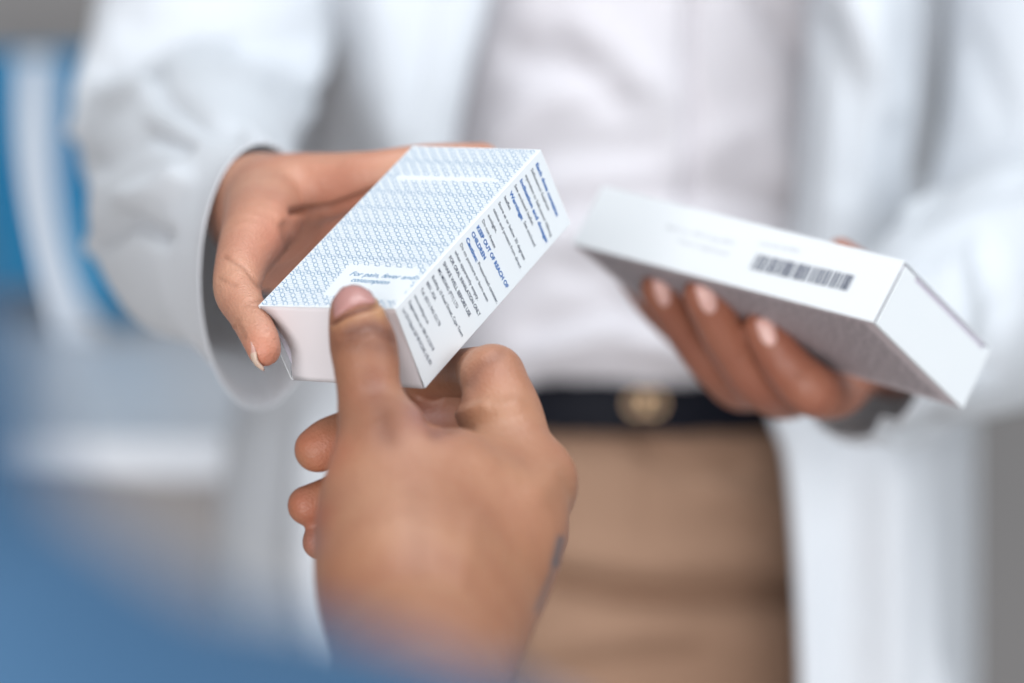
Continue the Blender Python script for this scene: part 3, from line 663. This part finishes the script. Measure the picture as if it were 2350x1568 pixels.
for kx in range(-70, 70):
    for i in range(-60, 60):
        q, r_ = divmod(i, 5); c0 = p0+colv*kx+acc/20*q+step[r_]
        if not (-.003 < c0[0] < top.su+.003 and -.003 < c0[1] < top.sv+.003): continue
        rr = .86 if r_ in (4, 0) else 1.0
        circ = c0+rr*(np.cos(th)[:, None]*ex+np.sin(th)[:, None]*ey)
        good = [ok(p) for p in circ]
        if all(good): P.strip(top, circ, 0.00016, 0, True)
        else:
            for a in range(18):
                if good[a] and good[(a+1) % 18]: P.strip(top, [circ[a], circ[(a+1) % 18]], 0.00016, 0)
        # the fine lines that cross to the next chain
        tgt = colv-bv*.9
        for s0, s1 in ((.18, .05), (.62, .45)):
            a = c0+bv*(s0-.4)+colv*.16; b = c0+tgt+bv*(s1+.1)-colv*.02
            prev = None
            for t in np.linspace(0, 1, 5):
                q_ = a+(b-a)*t
                if prev is not None and ok(prev, -.0003) and ok(q_, -.0003): P.strip(top, [prev, q_], .000095, 0)
                prev = q_
o = mesh('printed_pattern', np.vstack(P.V), P.F, None, b1, smooth=False, mats=[M_INKPAT]); o['label'] = 'pale blue pattern of linked circles and fine lines'

# --- box held out at the right
s_ = 1.05
C2 = {(0,0,0): (2004, 740, .7205*s_), (0,0,1): (1312, 559, .8102*s_), (0,1,0): (2206, 937, .7615*s_), (0,1,1): (1527, 739, .8512*s_),
      (1,0,0): (2077, 598, .7244*s_), (1,0,1): (1383, 426, .8141*s_), (1,1,0): (2273, 796, .7654*s_), (1,1,1): (1590, 615, .8551*s_)}
b2 = thing('medicine_box', wp(2004, 740, .7205*s_), 'plain white medicine box with a barcode, resting on the fingertips of one hand', 'medicine box', 'medicine boxes')
cw, c = carton(C2, b2, M_CARD)
def endq2(a, b, ins):   # a: up the thin side, b: across
    p = c[(0,0,0)]*(1-a)*(1-b)+c[(1,0,0)]*a*(1-b)+c[(0,1,0)]*(1-a)*b+c[(1,1,0)]*a*b
    d = (c[(0,0,1)]-c[(0,0,0)]); d /= np.linalg.norm(d); return p+d*ins
ef = mesh('end_flap', np.array([endq2(a, b, -.0006) for a, b in ((.0, .01), (.93, .01), (.93, .12), (.86, .135), (.86, .93), (.93, .94), (.96, .995), (.0, .995))]), [tuple(range(8))], M_CARD, b2, smooth=False); solidify(ef, .0005)
df = mesh('dust_flap', np.array([endq2(.02, .01, .002), endq2(.98, .01, .002), endq2(.98, .99, .002), endq2(.02, .99, .002)]), [(0, 1, 2, 3)], M_CARDIN, b2, smooth=False); solidify(df, .0004)
front = Face(c[(0,0,1)], c[(0,0,0)], c[(1,0,1)], c[(1,0,0)], c[(0,0,0)]-c[(0,1,0)])
under = Face(c[(0,0,1)], c[(0,0,0)], c[(0,1,1)], c[(0,1,0)], c[(0,0,0)]-c[(1,0,0)])
P = Print(); rnd = random.Random(4)
def z5(x, y): return front.uv((1400+x/2.0259)*.91797, (400+y/2.0259)*.91797)
A0, A1 = z5(1000, 520), z5(1480, 628); hb = np.linalg.norm(z5(1015, 480)-z5(985, 555))/2*1.05
x = A0[0]
while x < A1[0]:
    w = rnd.choice([.0003, .0003, .0005, .0008, .0011]); tt = (x-A0[0])/(A1[0]-A0[0]); yc = A0[1]+(A1[1]-A0[1])*tt
    P.strip(front, [(x+w/2, yc-hb), (x+w/2, yc+hb)], w, 0); x += w+rnd.choice([.0003, .0004, .0007])
o = mesh('barcode', np.vstack(P.V), P.F, None, b2, smooth=False, mats=[M_INKDARK])
P = Print()
P.text(front, "Batch no. 34512 exp 2024", z5(560, 345), z5(900, 430), .0017, 0, 0)
P.text(front, "Keep in original pack", z5(620, 415), z5(880, 485), .0017, 0, 0)
P.text(front, "6 001234 567890", z5(1030, 430), z5(1230, 470), .0015, 0, 0)
mesh('printed_text', np.vstack(P.V), P.F, None, b2, smooth=False, mats=[M_INKPALE])
P = Print(); e_ = .0004
P.add([under.at(e_, e_), under.at(under.su-e_, e_), under.at(under.su-e_, under.sv-e_), under.at(e_, under.sv-e_)], [(0, 1, 2, 3)], 0)  # mauve sheet over the whole underside, darker than the card walls
nl = 30
for i in range(nl):
    yv = under.sv*(.05+.9*i/nl); xs = under.su*.04
    while xs < under.su*.95:
        w = rnd.uniform(.002, .008); P.strip(under, [(xs, yv), (min(xs+w, under.su*.96), yv)], .0007, 1, lift=.00012); xs += w+.0008
mesh('printed_pattern', np.vstack(P.V), P.F, None, b2, smooth=False, mats=[M_MAUVE, M_INKGREY], fm=P.m)
